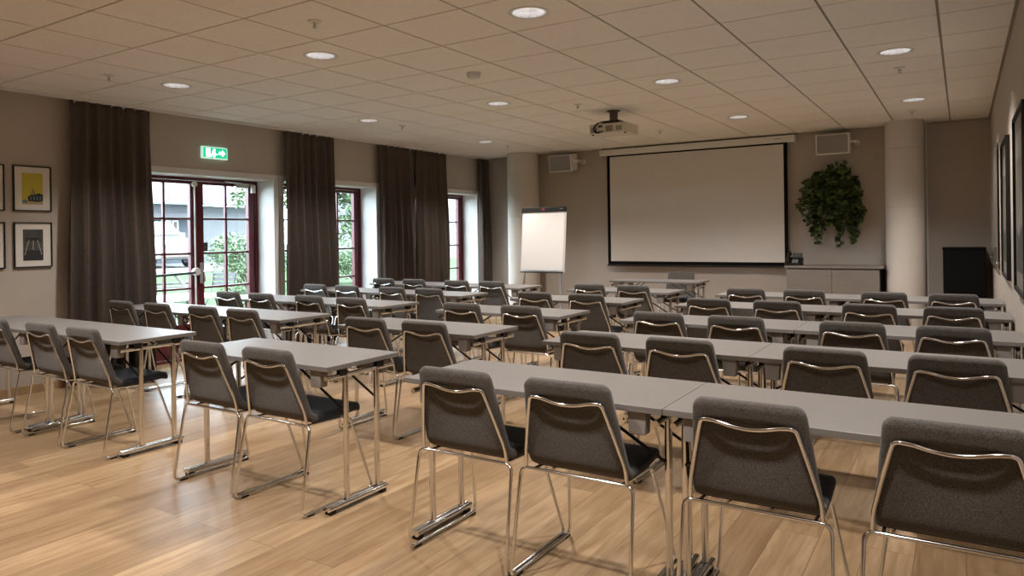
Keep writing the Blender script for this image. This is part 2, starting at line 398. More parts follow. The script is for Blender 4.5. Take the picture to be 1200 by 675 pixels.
for y in LY:
    for i, x in enumerate(LX):
        o = dl if first else copy_tree(dl); first = False
        o.location = (x, y, ZC)
        tag(o, None, 'ceiling light', 'round ceiling downlights')
        o['label'] = 'round recessed downlight %s, %s' % (('beside the picture wall', 'over the wall-side tables', 'over the middle tables', 'beside the curtains')[i],
                      {3.74: 'over the rows farthest from the screen', 6.14: 'over the middle rows', 8.54: 'in the line by the screen wall', 1.34: 'added out of view behind the last row', -1.06: 'by the rear wall'}[y])
        ld = bpy.data.lights.new('downlight_lamp', 'SPOT'); ld.energy = 118; ld.color = (1, .925, .87); ld.spot_size = R(122); ld.spot_blend = .85; ld.shadow_soft_size = .07
        lo = bpy.data.objects.new('downlight_lamp', ld); COL.objects.link(lo); lo.location = (x, y, ZC - .015)

# sprinklers
def make_sprinkler():
    r = empty('sprinkler_head')
    MB().lathe([(.012, 0), (.043, -.001), (.041, -.007), (.016, -.013)], (0, 0, 0), 'whiteplastic', 22).build('escutcheon', r)
    b = MB(); b.lathe([(.010, -.010), (.010, -.022), (.004, -.026), (.004, -.036)], (0, 0, 0), 'steel', 12)
    for s in (-1, 1): b.tube([(s * .009, 0, -.02), (s * .012, 0, -.032), (s * .003, 0, -.042)], .0025, 'steel', 6)
    b.build('body', r)
    MB().lathe([(.003, -.040), (.015, -.041), (.015, -.044), (.003, -.044)], (0, 0, 0), 'steel', 16).build('deflector', r)
    return r
sp = make_sprinkler(); first = True
for (x, y, d) in [(-3.40, 3.12, 'over the middle tables, last rows'), (-5.88, 3.19, 'near the first curtain, last rows'), (-.43, 6.78, 'near the wall of big frames, middle rows'), (-3.37, 6.66, 'beside the projector mount'),
                  (-3.35, 9.0, 'in front of the projection screen'), (-5.76, 6.66, 'near the second curtain, middle rows'), (-.47, 9.3, 'in front of the column beside the cabinet'), (-5.77, 9.06, 'in front of the column behind the flip chart')]:
    o = sp if first else copy_tree(sp); first = False
    o.location = (x, y, ZC)
    tag(o, 'small ceiling sprinkler head ' + d, 'sprinkler', 'ceiling sprinklers')

# smoke detector
r = empty('smoke_detector', (-3.42, 4.86, ZC)); tag(r, 'small white detector on the ceiling between downlights, in front of the projector', 'detector')
MB().lathe([(.058, 0), (.06, -.006), (.056, -.014)], (0, 0, 0), 'white', 28).build('base', r)
b = MB(); b.lathe([(.054, -.013), (.056, -.028), (.045, -.046), (.02, -.052), (.001, -.053)], (0, 0, 0), 'white', 28).build('sensor_dome', r)

# ------------------------------------------------------------------ chairs
def rrect(hw, ht, r, nx=5, nc=3):
    """closed rounded rectangle as (u, v) pairs; front side v=+ht, back side v=-ht"""
    r = min(r, hw * .95, ht * .98); out = []
    for (cxx, cyy, a0) in ((hw - r, ht - r, 0), (-(hw - r), ht - r, 90), (-(hw - r), -(ht - r), 180), (hw - r, -(ht - r), 270)):
        for k in range(nc + 1):
            a = R(a0 + 90 * k / nc); out.append((cxx + r * math.cos(a), cyy + r * math.sin(a)))
        if a0 in (90,) or a0 == 270: pass
        if a0 == 0:
            for k in range(1, nx): out.append(((hw - r) * (1 - 2 * k / nx), ht))
        if a0 == 180:
            for k in range(1, nx): out.append((-(hw - r) * (1 - 2 * k / nx), -ht))
    return out

def make_chair():
    root = empty('meeting_chair')
    # centre line of the shell in the y-z plane, top of the back to the seat front
    TH = .021
    line = []
    top = Vector((0, -.022, .812)); low = Vector((0, .066, .50))
    LN = (top - low).length
    for dd in (0, .003, .007, .012, .018, .025, .033, .042, .055, .07, .09, .11, .13, .155, .18, .21, .24, .27, .30): line.append(top.lerp(low, dd / LN))
    line.append(low)
    for k in range(1, 8):                                   # bend into the seat
        a = R(16 + 70 * k / 7); line.append(Vector((0, .066 + .062 * (math.cos(R(16)) - math.cos(a)), .50 - .062 * (math.sin(a) - math.sin(R(16))))))
    nb = len(line)
    loops = []
    for i, p in enumerate(line):
        t = (line[min(i + 1, nb - 1)] - line[max(i - 1, 0)]).normalized(); nrm = Vector((0, -t.z, t.y))   # towards the sitter
        if nrm.y < 0: nrm = -nrm
        dist = (p - line[0]).length; w = .180 + .037 * min(1, dist / .36); ht = TH
        rr_ = .034; d = dist + .0015
        if d < rr_: w = w - rr_ + math.sqrt(max(rr_ ** 2 - (rr_ - d) ** 2, 0))
        if d < TH: ht = max(.004, TH * math.sqrt(max(0, 1 - (1 - d / TH) ** 2)))
        lp = []
        for (u, v) in rrect(w, ht, .017, 11):
            q = p + Vector((u, 0, 0)) + nrm * v
            if v < 0 and .46 < p.z < .758:                   # hollow under the rail on the outside of the back
                g = max(0, 1 - abs(u / (w * .80)) ** 3)
                h = min(1, max(0, (.757 - p.z) / .035)) ; h = h * h * (3 - 2 * h)
                k_ = min(1, max(0, (p.z - .47) / .27)); k_ = k_ * k_ * (3 - 2 * k_)
                q += nrm * (.030 * g * h * k_)
            lp.append(q)
        loops.append(lp)
    MB().loft(loops, 'fabric').build('backrest', root, ang=70)
    loops = []; s0 = line[-1]                               # seat pad
    ys_ = [s0.y - .012 + (.455 - s0.y + .012) * k / 13 for k in range(13)] + [.4255, .434, .441, .447, .4515, .455]
    for y in ys_:
        t = (y - s0.y + .012) / (.455 - s0.y + .012)
        z = s0.z - .010 * math.sin(math.pi * t * .9) + .012 * max(0, t - .2) - .026 * max(0, (t - .8) / .2) ** 2
        w = .216 - .014 * t; ht = .023; d = .455 - y + .002; rr_ = .045
        if d < rr_: w = w - rr_ + math.sqrt(max(rr_ ** 2 - (rr_ - d) ** 2, 0))
        if d < ht: ht = max(.004, ht * math.sqrt(max(0, 1 - (1 - d / ht) ** 2)))
        loops.append([Vector((u, y, z + v)) for (u, v) in rrect(w, ht, .018, 7)])
    MB().loft(loops, 'seatfabric').build('seat', root, ang=70)
    # rail that crosses the back with a shallow dip, then runs down both edges to the cross tube
    def bk(z): return top.y + (top.z - z) / (top.z - low.z) * (low.y - top.y) - TH * 1.05 - .0055
    half = [(.2165, .045, .442), (.2135, bk(.50), .50), (.182, bk(.63), .63), (.162, bk(.705), .705), (.151, bk(.744), .744), (.105, bk(.741), .741)]
    mid = [(.05, bk(.727), .727), (0, bk(.722), .722), (-.05, bk(.727), .727)]
    pts = half + mid + [(-x, y, z) for (x, y, z) in half[::-1]]
    MB().tube(fillet(pts, .036, 5), .0074, 'chrome', 10).build('back_rail', root, ang=60)
    MB().tube([(-.165, .045, .434), (.165, .045, .434)], .0074, 'chrome', 10).build('cross_tube', root, ang=60)
    MB().tube([(-.18, .36, .414), (.18, .36, .414)], .0065, 'chrome', 8).build('cross_tube', root, ang=60)
    for s in (-1, 1):
        p = [(s * .165, .045, .434), (s * .241, .045, .434), (s * .252, -.03, .0125), (s * .248, .472, .0125), (s * .19, .36, .414), (s * .19, .06, .428)]
        MB().tube(fillet(p, .038, 6), .0074, 'chrome', 10).build('sled_leg', root, ang=60)
        for y in (.012, .425): MB().box((s * .2505 - .009, y, 0), (s * .2505 + .009, y + .04, .010), 'blackplastic').build('glide', root, bevel=.002)
    return root

ROWN = [2.46, 3.70, 4.84, 6.03, 7.24]
CH = [  # x centres per row: window block, middle block, wall block
    ([-6.00, -5.32, -4.765], [-3.55, -3.01], [-1.80, -1.28, -.585, -.005]),
    ([-6.58, -6.02, -5.36, -4.83], [-3.49, -3.00], [-1.79, -1.27, -.56, -.03]),
    ([-6.60, -6.09, -5.42, -4.80], [-3.61, -2.99], [-1.84, -1.30, -.575, -.055]),
    ([-6.57, -6.12, -5.38, -4.87], [-3.58, -3.02], [-1.86, -1.31, -.62, -.08]),
    ([-6.62, -6.16, -5.32, -4.88], [-3.54, -3.02], [-1.88, -1.34, -.63, -.10]),
]
TX = [-6.284, -5.066, -3.235, -1.530, -.3155]           # table centres across the room
FROMSCREEN = ['last row from the screen', 'fourth row from the screen', 'third row from the screen', 'second row from the screen', 'row closest to the screen']
ORD = ['first', 'second', 'third', 'fourth']
def settle(xs):
    """pairs of chairs keep clear of each other and of the table feet"""
    out = []
    for c in TX:
        p = sorted(x for x in xs if min(TX, key=lambda q: abs(q - x)) == c)
        if len(p) == 2:
            sp = min(max(p[1] - p[0], .524), .574); m_ = (p[0] + p[1]) / 2; lim = .287 - sp / 2
            m_ = max(c - lim, min(c + lim, m_)); p = [m_ - sp / 2, m_ + sp / 2]
        else: p = [max(c - .287, min(c + .287, x)) for x in p]
        out += p
    return sorted(out)
chair = make_chair(); used = False
def place_chair(x, y, rz, label, group):
    global used
    o = chair if not used else copy_tree(chair); used = True
    o.location = (x, y, 0); o.rotation_euler = (0, 0, rz)
    tag(o, label, 'chair', group)
for r_, blocks in enumerate(CH):
    for bi, xs in enumerate(blocks):
        xs = settle(xs)
        for k, x in enumerate(xs):
            if bi == 0: w = '%s from the aisle' % ORD[len(xs) - 1 - k]; bn = 'window-side tables'
            elif bi == 1: w = ('on the curtain side', 'on the screen-wall plant side')[k]; bn = 'middle tables'
            else: w = '%s from the aisle' % ORD[k]; bn = 'wall-side tables'
            if bi == 1: w = ('nearer the windows', 'nearer the framed-picture wall')[k]
            lab = 'grey chair at the %s, %s, %s' % (bn, FROMSCREEN[r_], w)
            place_chair(x, ROWN[r_] - .045 + rng.uniform(-.012, .008), R(rng.uniform(-.3, .3)), lab, 'grey meeting chairs at the table rows')
place_chair(-3.38, 9.83, math.pi + R(3), 'grey chair behind the front table, facing the rows, backed by the projection screen', 'grey chair behind the front table')

# ------------------------------------------------------------------ tables
TL, TD, TH_ = 1.212, .53, .735
def make_table():
    r = empty('folding_table'); hl, hd = TL / 2, TD / 2
    MB().box((-hl, -hd, TH_ - .024), (hl, hd, TH_), 'laminate').build('tabletop', r, smooth=False, bevel=.002)
    for s in (-1, 1):
        xl = s * (hl - .032)
        for q in (-1, 1):
            yb = q * (hd - .045)
            x0 = s * (hl - .105)
            MB().prism([(x0 - .038, TH_ - .024), (x0 + .038, TH_ - .024), (x0 + .032, TH_ - .112), (x0 - .032, TH_ - .112)], yb - .026, yb + .026, 'greyplastic').build('bracket', r, smooth=False, bevel=.004)
        MB().tube([(xl, -hd + .02, .672), (xl, hd - .02, .672)], .0125, 'chrome', 10).build('crossbar', r, ang=60)
        hb = MB(); hb.box((xl - .012, -.16, .672), (xl + .012, -.11, TH_ - .024), 'blackmetal'); hb.box((xl - .012, .11, .672), (xl + .012, .16, TH_ - .024), 'blackmetal')
        hb.tube([(xl - s * .01, -.20, .70), (xl - s * .07, -.20, .70), (xl - s * .07, .20, .70), (xl - s * .01, .20, .70)], .005, 'blackmetal', 6); hb.build('hinge', r, smooth=False)
        for y in (-.112, .112): MB().tube([(xl, y, .048), (xl, y, .672)], .0150, 'chrome', 12).build('leg', r, ang=60)
        ft = MB()
        for dx in (-.013, .013): ft.tube([(xl + dx, -.25, .031), (xl + dx, .165, .031)], .014, 'chrome', 12)
        foot = ft.build('foot', r, ang=60)
        for y in (-.225, .14):
            c = MB(); c.box((xl - .021, y - .018, 0), (xl + .021, y + .018, .02), 'blackplastic'); c.build('glide', foot, smooth=False, bevel=.003)
        for y in (-.112, .112): MB().tube([(xl - s * .005, y * 1.15, .50), (xl - s * .36, y * 1.15, TH_ - .03)], .0065, 'blackmetal', 6).build('brace', r, ang=60)
    return r
tab = make_table(); used_t = False
def place_table(x, y, rz, label, group='grey folding tables in rows'):
    global used_t
    o = tab if not used_t else copy_tree(tab); used_t = True
    o.location = (x, y, 0); o.rotation_euler = (0, 0, rz); tag(o, label, 'table', group)
for k, yn in enumerate(ROWN):
    yc = yn + TD / 2; j = .004
    place_table(TX[1], yc, 0, 'grey folding table of the window-side pair, %s, by the aisle' % FROMSCREEN[k])
    place_table(TX[0], yc, 0, 'grey folding table of the window-side pair, %s, against the windows' % FROMSCREEN[k])
    place_table(TX[2], yc, 0, 'grey folding table standing alone between the aisles, %s' % FROMSCREEN[k])
    place_table(TX[3], yc, 0, 'grey folding table of the wall-side pair, %s, by the aisle' % FROMSCREEN[k])
    place_table(TX[4], yc, 0, 'grey folding table of the wall-side pair, %s, beside the picture wall' % FROMSCREEN[k])
place_table(-3.46, 9.17, 0, "presenter's grey folding table standing alone below the projection screen", "presenter's table")

# ------------------------------------------------------------------ curtains and rail
rl = MB(); rl.box((XL + .085, YF, ZC - .028), (XL + .125, YB - .02, ZC), 'white')
tag(rl.build('curtain_rail', smooth=False, bevel=.003), 'white curtain rail fixed to the ceiling along the window wall', 'curtain rail')
def curtain(y0, y1, folds, label, seed, flare=.04):
    rg = random.Random(seed); xc = XL + .105; n = folds * 14; nz = 26; V = []; F = []; th = .004
    ph = [rg.uniform(-.5, .5) for _ in range(folds + 3)]; am = [rg.uniform(.6, 1.2) for _ in range(folds + 3)]
    def pt(i, z):
        t = i / n; u = folds * (t + .022 * math.sin(9.3 * t + seed * 1.7) + .013 * math.sin(21 * t + seed)); u = max(0, min(folds, u)); k = int(u); fr = u - k
        a0 = am[k] * (1 - fr) + am[k + 1] * fr; p0 = ph[k] * (1 - fr) + ph[k + 1] * fr
        h = 1 - z / 2.66
        amp = (.026 + .046 * min(1, h * 1.8)) * a0
        w = (y1 - y0) * (.94 + .10 * min(1, h * 1.5)) ; yc = (y0 + y1) / 2
        ang = 2 * math.pi * u + p0 * min(1, h * 3) + .25 * math.sin(z * 1.7 + k)
        x = xc + amp * math.sin(ang) + .006 * math.sin(2 * ang + seed)
        y = yc + w * (t - .5) + .016 * math.sin(ang * 1.0 + 1.4) * min(1, .3 + h)
        if z > 2.6: x = xc + (x - xc) * .75
        return Vector((x, y, z))
    zs = [.012 + (2.705 - .012) * (j / nz) for j in range(nz + 1)]
    grid = [[pt(i, z) for i in range(n + 1)] for z in zs]
    for row in grid[-1:]:
        for i, v in enumerate(row): v.z += .006 * math.sin(i * 2.2)
    b = MB(); b.loft(grid, 'curtain', caps=False, closed=False)
    o = b.build('curtain', ang=80)
    s = o.modifiers.new('Solidify', 'SOLIDIFY'); s.thickness = .004
    # header tape with gliders
    g = MB()
    for q in range(folds):
        i = int((q + .5) / folds * n); v = grid[-2][i]; g.box((xc - .006, v.y - .005, 2.672), (xc + .006, v.y + .005, ZC - .0285), 'white')
    g.build('glider', o, smooth=False)
    tag(o, label, 'curtain', 'brown curtains along the window wall')
curtain(3.42, 4.27, 7, 'brown curtain beside the framed prints, drawn clear of the glass doors', 1)
curtain(5.93, 6.80, 7, 'brown curtain between the exit-sign doors and the middle window', 2)
curtain(7.63, 8.40, 6, 'brown curtain of the far pair, on the side touching the middle window reveal', 3)
curtain(8.43, 9.24, 6, 'brown curtain of the far pair, on the side nearer the flip chart', 4)
curtain(10.13, 10.44, 4, 'narrow brown curtain in the room corner beside the flip chart column', 5)

# ------------------------------------------------------------------ exit sign
r = empty('exit_sign', (XL, 5.035, 2.275)); tag(r, 'lit green exit sign on the wall above the glass doors', 'exit sign')
MB().box((0, -.16, -.002), (.035, .16, .132), 'exitborder').build('housing', r, smooth=False, bevel=.004)
MB().box((.035, -.149, .009), (.037, .149, .121), 'exitgreen').build('panel', r, smooth=False)
b = MB(); X0, X1 = .037, .0385
def flat(poly): b.prism(poly, X0, X1, 'exitwhite', 'x')
flat([(-.115, .02), (-.065, .02), (-.065, .11), (-.115, .11)])               # doorway
flat([(-.03, .095), (-.02, .107), (-.008, .107), (0, .095), (-.008, .083), (-.02, .083)])   # head
flat([(-.035, .08), (-.01, .08), (.004, .055), (.028, .055), (.028, .045), (-.005, .045), (-.012, .058), (-.018, .045), (.0, .03), (-.014, .012), (-.025, .018), (-.014, .031), (-.034, .042), (-.05, .02), (-.06, .026), (-.04, .06), (-.042, .07)])
flat([(.05, .05), (.09, .05), (.09, .03), (.125, .065), (.09, .10), (.09, .08), (.05, .08)])
b.build('pictogram', r, smooth=False)

# ------------------------------------------------------------------ framed pictures
def frame_art(name, w, h, t, fw, mount, art, label, cat, loc, rz, group=None, artsize=None, off=0):
    """front looks along local -y; the frame is centred on x, hangs with its back at y=0"""
    r = empty(name, loc, rz); tag(r, label, cat, group)
    f = MB()
    f.box((-w / 2, -t, 0), (w / 2, 0, fw), 'blackplastic'); f.box((-w / 2, -t, h - fw), (w / 2, 0, h), 'blackplastic')
    f.box((-w / 2, -t, fw), (-w / 2 + fw, 0, h - fw), 'blackplastic'); f.box((w / 2 - fw, -t, fw), (w / 2, 0, h - fw), 'blackplastic')
    f.build('frame', r, smooth=False, bevel=.0015)
    MB().box((-w / 2 + fw, -t * .45, fw), (w / 2 - fw, -.001, h - fw), mount).build('mount', r, smooth=False)
    b = MB(); art(b, -t * .45); b.build('print', r, smooth=False)
    return r
def art_building(b, y):
    def P(poly, m, k): b.prism([(px, pz) for px, pz in poly], y - .0006 * k - .0006, y - .0006 * k, m, 'y')
    x0, x1, z0, z1 = -.086, .086, .062, .345
    P([(x0, z0), (x1, z0), (x1, z1), (x0, z1)], 'print_yellow', 0)
    P([(x0, z0), (x1, z0), (x1, z0 + .02), (x0, z0 + .028)], 'print_ochre', 1)
    P([(-.035, .09), (.05, .085), (.086, .095), (.086, .155), (.05, .165), (.02, .15), (.012, .185), (.004, .205), (-.006, .185), (-.012, .15), (-.04, .13)], 'print_black', 2)
    P([(-.008, .15), (.012, .15), (.010, .18), (.003, .193), (-.005, .18)], 'print_ochre', 3)
    for i in range(4): P([(-.02 + .026 * i, .102), (-.008 + .026 * i, .102), (-.008 + .026 * i, .14), (-.02 + .026 * i, .137)], 'print_teal', 3)
    P([(-.086, .075), (-.04, .075), (-.04, .092), (-.06, .105), (-.086, .095)], 'print_teal', 2)
def art_tripod(b, y):
    def P(poly, m, k): b.prism(poly, y - .0006 * k - .0006, y - .0006 * k, m, 'y')
    P([(-.083, .062), (.083, .062), (.083, .345), (-.083, .345)], 'print_grey', 0)
    P([(-.083, .062), (.083, .062), (.083, .15), (-.083, .16)], 'print_black', 1)
    P([(-.05, .27), (.05, .27), (.075, .235), (.02, .24), (-.02, .24), (-.07, .235)], 'print_black', 1)
    for (a, c) in (((-.035, .25), (-.07, .115)), ((.035, .25), (.07, .115)), ((0, .245), (0, .16))):
        P([(a[0] - .003, a[1]), (a[0] + .003, a[1]), (c[0] + .003, c[1]), (c[0] - .003, c[1])], 'print_light', 2)
def art_plain(b, y):
    b.prism([(-.08, .07), (.08, .07), (.08, .34), (-.08, .34)], y - .0006, y, 'print_light', 'y')
# on the left wall: front looks to +X  ->  local -y = +X : rotate +90 deg
frame_art('framed_print', .315, .41, .022, .010, 'mat_board', art_building, 'black framed print of a dark building on mustard yellow, left wall', 'picture', (XL, 3.168, 1.645), R(90), 'small framed prints by the curtain')
frame_art('framed_print', .315, .41, .022, .010, 'mat_board', art_tripod, 'black framed dark photograph with pale slanting lines, hung below the yellow print', 'picture', (XL, 3.168, 1.135), R(90), 'small framed prints by the curtain')
frame_art('framed_print', .315, .41, .022, .010, 'mat_board', art_plain, 'black framed print cut by the photo edge beside the yellow print', 'picture', (XL, 2.785, 1.645), R(90), 'small framed prints by the curtain')
frame_art('framed_print', .315, .41, .022, .010, 'mat_board', art_plain, 'black framed print cut by the photo edge beside the dark photograph', 'picture', (XL, 2.785, 1.135), R(90), 'small framed prints by the curtain')
def art_big(seed):
    def f(b, y):
        P = lambda poly, m, k: b.prism(poly, y - .0006 * k - .0006, y - .0006 * k, m, 'y')
        P([(-.33, .12), (.33, .12), (.33, .95), (-.33, .95)], 'print_glare_buff', 0)
        P([(-.33, .12), (.33, .12), (.33, .37), (.08, .40 + .03 * seed), (-.12, .33), (-.33, .38)], 'print_grey', 1)
        P([(-.33, .80), (.33, .80), (.33, .95), (-.33, .95)], 'print_light', 1)
    return f
# on the right wall: front looks to -X  -> rotate -90 deg
frame_art('large_framed_picture', .86, 1.07, .028, .022, 'print_glare_buff', art_big(0), 'tall black framed picture on the right wall, cut by the photo edge', 'picture', (XR - .001, 5.10, .985), R(-90), 'tall framed pictures on the right wall')  # mounts of both tall pictures coloured buff to imitate reflections in their glass
frame_art('large_framed_picture', .86, 1.07, .028, .022, 'print_glare_buff', art_big(1), 'tall black framed picture on the right wall, next to the glass board', 'picture', (XR - .001, 6.80, .985), R(-90), 'tall framed pictures on the right wall')
r = empty('wall_writing_board', (XR - .001, 9.2, .965), R(-90)); tag(r, 'pale glass writing board on the right wall beyond the framed pictures', 'writing board')
m = mat('back painted glass', (.42, .40, .37), .05); M['gboard'] = m
MB().box((-.95, -.022, 0), (.95, -.014, 1.25), 'gboard').build('panel', r, smooth=False, bevel=.001)
for x in (-.88, .88):
    for z in (.07, 1.18): MB().lathe([(.011, 0), (.011, -.018), (.009, -.028), (.001, -.029)], (x, 0, z), 'steel', 12, 'y').build('standoff', r)

# ------------------------------------------------------------------ projection screen
r = empty('projection_screen', (-3.40, YB, 0)); tag(r, 'white roll-down projection screen with black border on the screen wall', 'projection screen')
c = MB(); c.box((-1.455, -.15, 2.60), (1.455, -.03, 2.693), 'whiteplastic'); case = c.build('case', r, smooth=False, bevel=.008)
for s in (-1, 1): MB().box((s * 1.46 - .012, -.155, 2.595), (s * 1.46 + .012, -.025, 2.697), 'white').build('end_cap', case, bevel=.004)
MB().box((1.20, -.1512, 2.645), (1.31, -.150, 2.655), 'greymark').build('nameplate', case, smooth=False)
MB().lathe([(.006, 0), (.006, -.002)], (-1.42, -.15, 2.65), 'greymark', 10, 'y').build('screw', case)
for x in (-.9, .9): MB().box((x - .03, -.12, 2.693), (x + .03, -.001, 2.705), 'steel').build('wall_bracket', r, smooth=False)
b = MB(); x0, x1, z0, z1, y = -1.36, 1.36, .885, 2.612, -.10
b.box((x0, y, z0), (x0 + .05, y + .002, z1), 'blackborder'); b.box((x1 - .05, y, z0), (x1, y + .002, z1), 'blackborder')
b.box((x0 + .05, y, z0), (x1 - .05, y + .002, z0 + .05), 'blackborder'); b.box((x0 + .05, y, z1 - .035), (x1 - .05, y + .002, z1), 'blackborder')
b.build('border', r, smooth=False)
MB().box((x0 + .05, y, z0 + .05), (x1 - .05, y + .002, z1 - .035), 'screen').build('canvas', r, smooth=False)
MB().tube([(x0 - .01, y, z0 - .012), (x1 - .005, y, z0 - .012)], .014, 'blackplastic', 10).build('weight_bar', r)

# ------------------------------------------------------------------ projector
r = empty('ceiling_projector', (-3.235, 7.26, ZC)); tag(r, 'cream projector hanging from the ceiling on a short dark pole', 'projector')
mt = MB(); mt.lathe([(.075, 0), (.075, -.006), (.045, -.012)], (0, 0, 0), 'vent', 20); mt.lathe([(.045, -.01), (.045, -.115), (.03, -.118)], (0, 0, 0), 'vent', 18)
mt.box((-.09, -.07, -.145), (.09, .07, -.112), 'blackmetal')
for s in (-1, 1): mt.tube([(s * .06, -.05, -.13), (s * .15, -.09, -.155)], .010, 'blackmetal', 8); mt.tube([(s * .06, .05, -.13), (s * .15, .09, -.155)], .010, 'blackmetal', 8)
mt.build('mount', r)
bd = MB(); bd.box((-.22, -.165, -.262), (.22, .165, -.155), 'projector'); body = bd.build('body', r, smooth=False, bevel=.014, seg=3)
pn = MB()
for i in range(6): pn.box((-.02 + .014 * i, -.167, -.245), (-.012 + .014 * i, -.1645, -.18), 'vent')
pn.build('vent', body, smooth=False)
pn = MB()
for i in range(4): pn.box((.10 + .018 * i, -.167, -.24), (.11 + .018 * i, -.1645, -.19), 'vent')
pn.build('vent', body, smooth=False)
MB().box((-.11, -.168, -.195), (-.06, -.1645, -.175), 'blackplastic').build('socket', body, smooth=False)
MB().box((-.20, -.168, -.25), (-.13, -.1645, -.19), 'greymark').build('connector_panel', body, smooth=False)
MB().box((-.09, -.168, -.25), (-.05, -.1645, -.235), 'blackplastic').build('socket', body, smooth=False)
MB().lathe([(.045, 0), (.045, .03), (.036, .034), (.03, .02)], (.10, .16, -.21), 'blackplastic', 20, 'y').build('lens', body)
for x in (-.19, .19): MB().lathe([(.012, -.262), (.014, -.272), (.001, -.273)], (x, -.13, 0), 'blackplastic', 10).build('foot', body)
cb = MB(); cb.tube(fillet([(-.03, -.02, -.12), (-.09, -.16, -.13), (-.14, -.20, -.19), (-.13, -.19, -.25), (-.08, -.165, -.24)], .05, 6), .006, 'blackplastic', 6)
cb.tube(fillet([(-.02, -.03, -.12), (-.12, -.17, -.14), (-.165, -.20, -.21), (-.12, -.19, -.265), (-.07, -.165, -.242)], .05, 6), .005, 'blackplastic', 6); cb.build('cable', r)

# ------------------------------------------------------------------ wall speakers
def speaker(loc, rz, tilt, label, arm_to):
    r = empty('wall_speaker', loc, rz); tag(r, label, 'speaker', 'white wall speakers by the screen')
    rot = Matrix.Rotation(tilt, 3, 'X')
    b = MB(); b.box((-.205, -.115, -.135), (.205, .115, .135), 'whiteplastic', rot, (0, 0, 0)); b.build('cabinet', r, smooth=False, bevel=.01, seg=3)
    g = MB(); g.box((-.188, -.121, -.118), (.188, -.114, .118), 'grille', rot, (0, 0, 0)); g.build('grille', r, smooth=False, bevel=.004)
    a = MB(); a.tube(fillet([(.20, .0, .02), (.255, .0, .02), arm_to], .03), .018, 'whiteplastic', 10)
    a.lathe([(.03, 0), (.03, .02)], (.195, 0, .02), 'whiteplastic', 16, 'x'); p = Vector(arm_to)
    a.lathe([(.04, -.012), (.04, 0)], p, 'whiteplastic', 16, 'y'); a.build('bracket', r)
    return r
speaker((-5.47, 10.26, 2.525), 0, R(9), 'white wall speaker between the column and the projection screen', (.255, .24, .02))
speaker((-1.435, 10.30, 2.515), 0, R(5), 'white wall speaker above the hanging plant', (.255, .20, .02))

# ------------------------------------------------------------------ flip chart
FX, FY = -5.20, 9.05
r = empty('flip_chart', (FX, FY, 0), R(2)); tag(r, 'white flip chart easel in front of the round column by the corner', 'flip chart')
rot = Matrix.Rotation(R(-6), 3, 'X'); pv = (0, 0, .82)
MB().box((-.36, 0, .82), (.36, .018, 1.77), 'board', rot, pv).build('board', r, smooth=False, bevel=.003)
MB().box((-.338, -.012, .845), (.338, -.001, 1.725), 'paper', rot, pv).build('paper_pad', r, smooth=False)
cl = MB(); cl.box((-.365, -.028, 1.705), (.365, .022, 1.775), 'blackplastic', rot, pv); clamp = cl.build('clamp_bar', r, smooth=False, bevel=.006)
cl = MB(); cl.box((-.022, -.030, 1.728), (.022, -.0275, 1.752), 'redmark', rot, pv); cl.build('badge', clamp, smooth=False)
cl = MB(); cl.box((.27, -.030, 1.738), (.285, -.0275, 1.75), 'greymark', rot, pv); cl.box((.295, -.030, 1.738), (.315, -.0275, 1.75), 'greymark', rot, pv); cl.build('nameplate', clamp, smooth=False)
MB().box((-.345, -.055, .812), (.345, .0, .826), 'blackplastic').build('pen_tray', r, smooth=False, bevel=.004)
for (p, q) in (((-.28, .05, .95), (-.36, -.12, .006)), ((.28, .05, .95), (.36, -.12, .006)), ((0, .125, 1.50), (0, .62, .006))):
    lg = MB(); lg.tube([p, q], .012, 'steel', 8); lo = lg.build('leg', r)
    MB().lathe([(.016, 0), (.016, .03), (.012, .035)], (q[0], q[1], 0), 'blackplastic', 10).build('rubber_foot', lo)
MB().box((-.3, .098, 1.42), (.3, .135, 1.54), 'steel').build('hinge_bar', r, smooth=False, bevel=.005)

# ------------------------------------------------------------------ low cabinet, telephone, black cabinet
r = empty('low_cabinet', (-1.44, 10.27, 0)); tag(r, 'low grey two-door cabinet standing beside the round column under the plant', 'cabinet')
b = MB(); b.box((-.565, -.20, .06), (.555, .215, .878), 'cabinet'); b.box((-.55, -.17, 0), (.55, .2, .06), 'blackmatte'); b.build('body', r, smooth=False)
MB().box((-.585, -.24, .880), (.60, .22, .908), 'cabinet').build('cabinet_top', r, smooth=False, bevel=.002)
MB().box((.557, -.20, .0), (.575, .215, .878), 'blackmatte').build('side_panel', r, smooth=False)
for s in (-1, 1):
    x0, x1 = (-.562, -.003) if s < 0 else (.003, .552)
    d = MB().box((x0, -.221, .07), (x1, -.202, .865), 'cabinet').build('door', r, smooth=False, bevel=.0015)
    MB().lathe([(.004, 0), (.004, -.012), (.010, -.016), (.010, -.022), (.001, -.024)], (s * .04, -.221, .80), 'steel', 12, 'y').build('knob', d)
r = empty('desk_telephone', (-1.93, 10.19, .908)); tag(r, 'black desk telephone on the cabinet beside the projection screen', 'telephone')
b = MB(); b.prism([(-.09, 0), (.09, 0), (.09, .10), (.07, .11), (-.09, .03)], -.105, .105, 'blackplastic', 'x'); b.build('base', r, smooth=False, bevel=.004)
h = MB(); h.tube(fillet([(-.065, -.085, .045), (-.065, -.07, .085), (-.065, .05, .175), (-.065, .085, .15)], .03), .021, 'blackplastic', 10)
h.lathe([(.028, 0), (.028, .03)], (-.065, -.075, .045), 'blackplastic', 14); h.lathe([(.028, 0), (.028, .03)], (-.065, .065, .13), 'blackplastic', 14); h.build('handset', r)
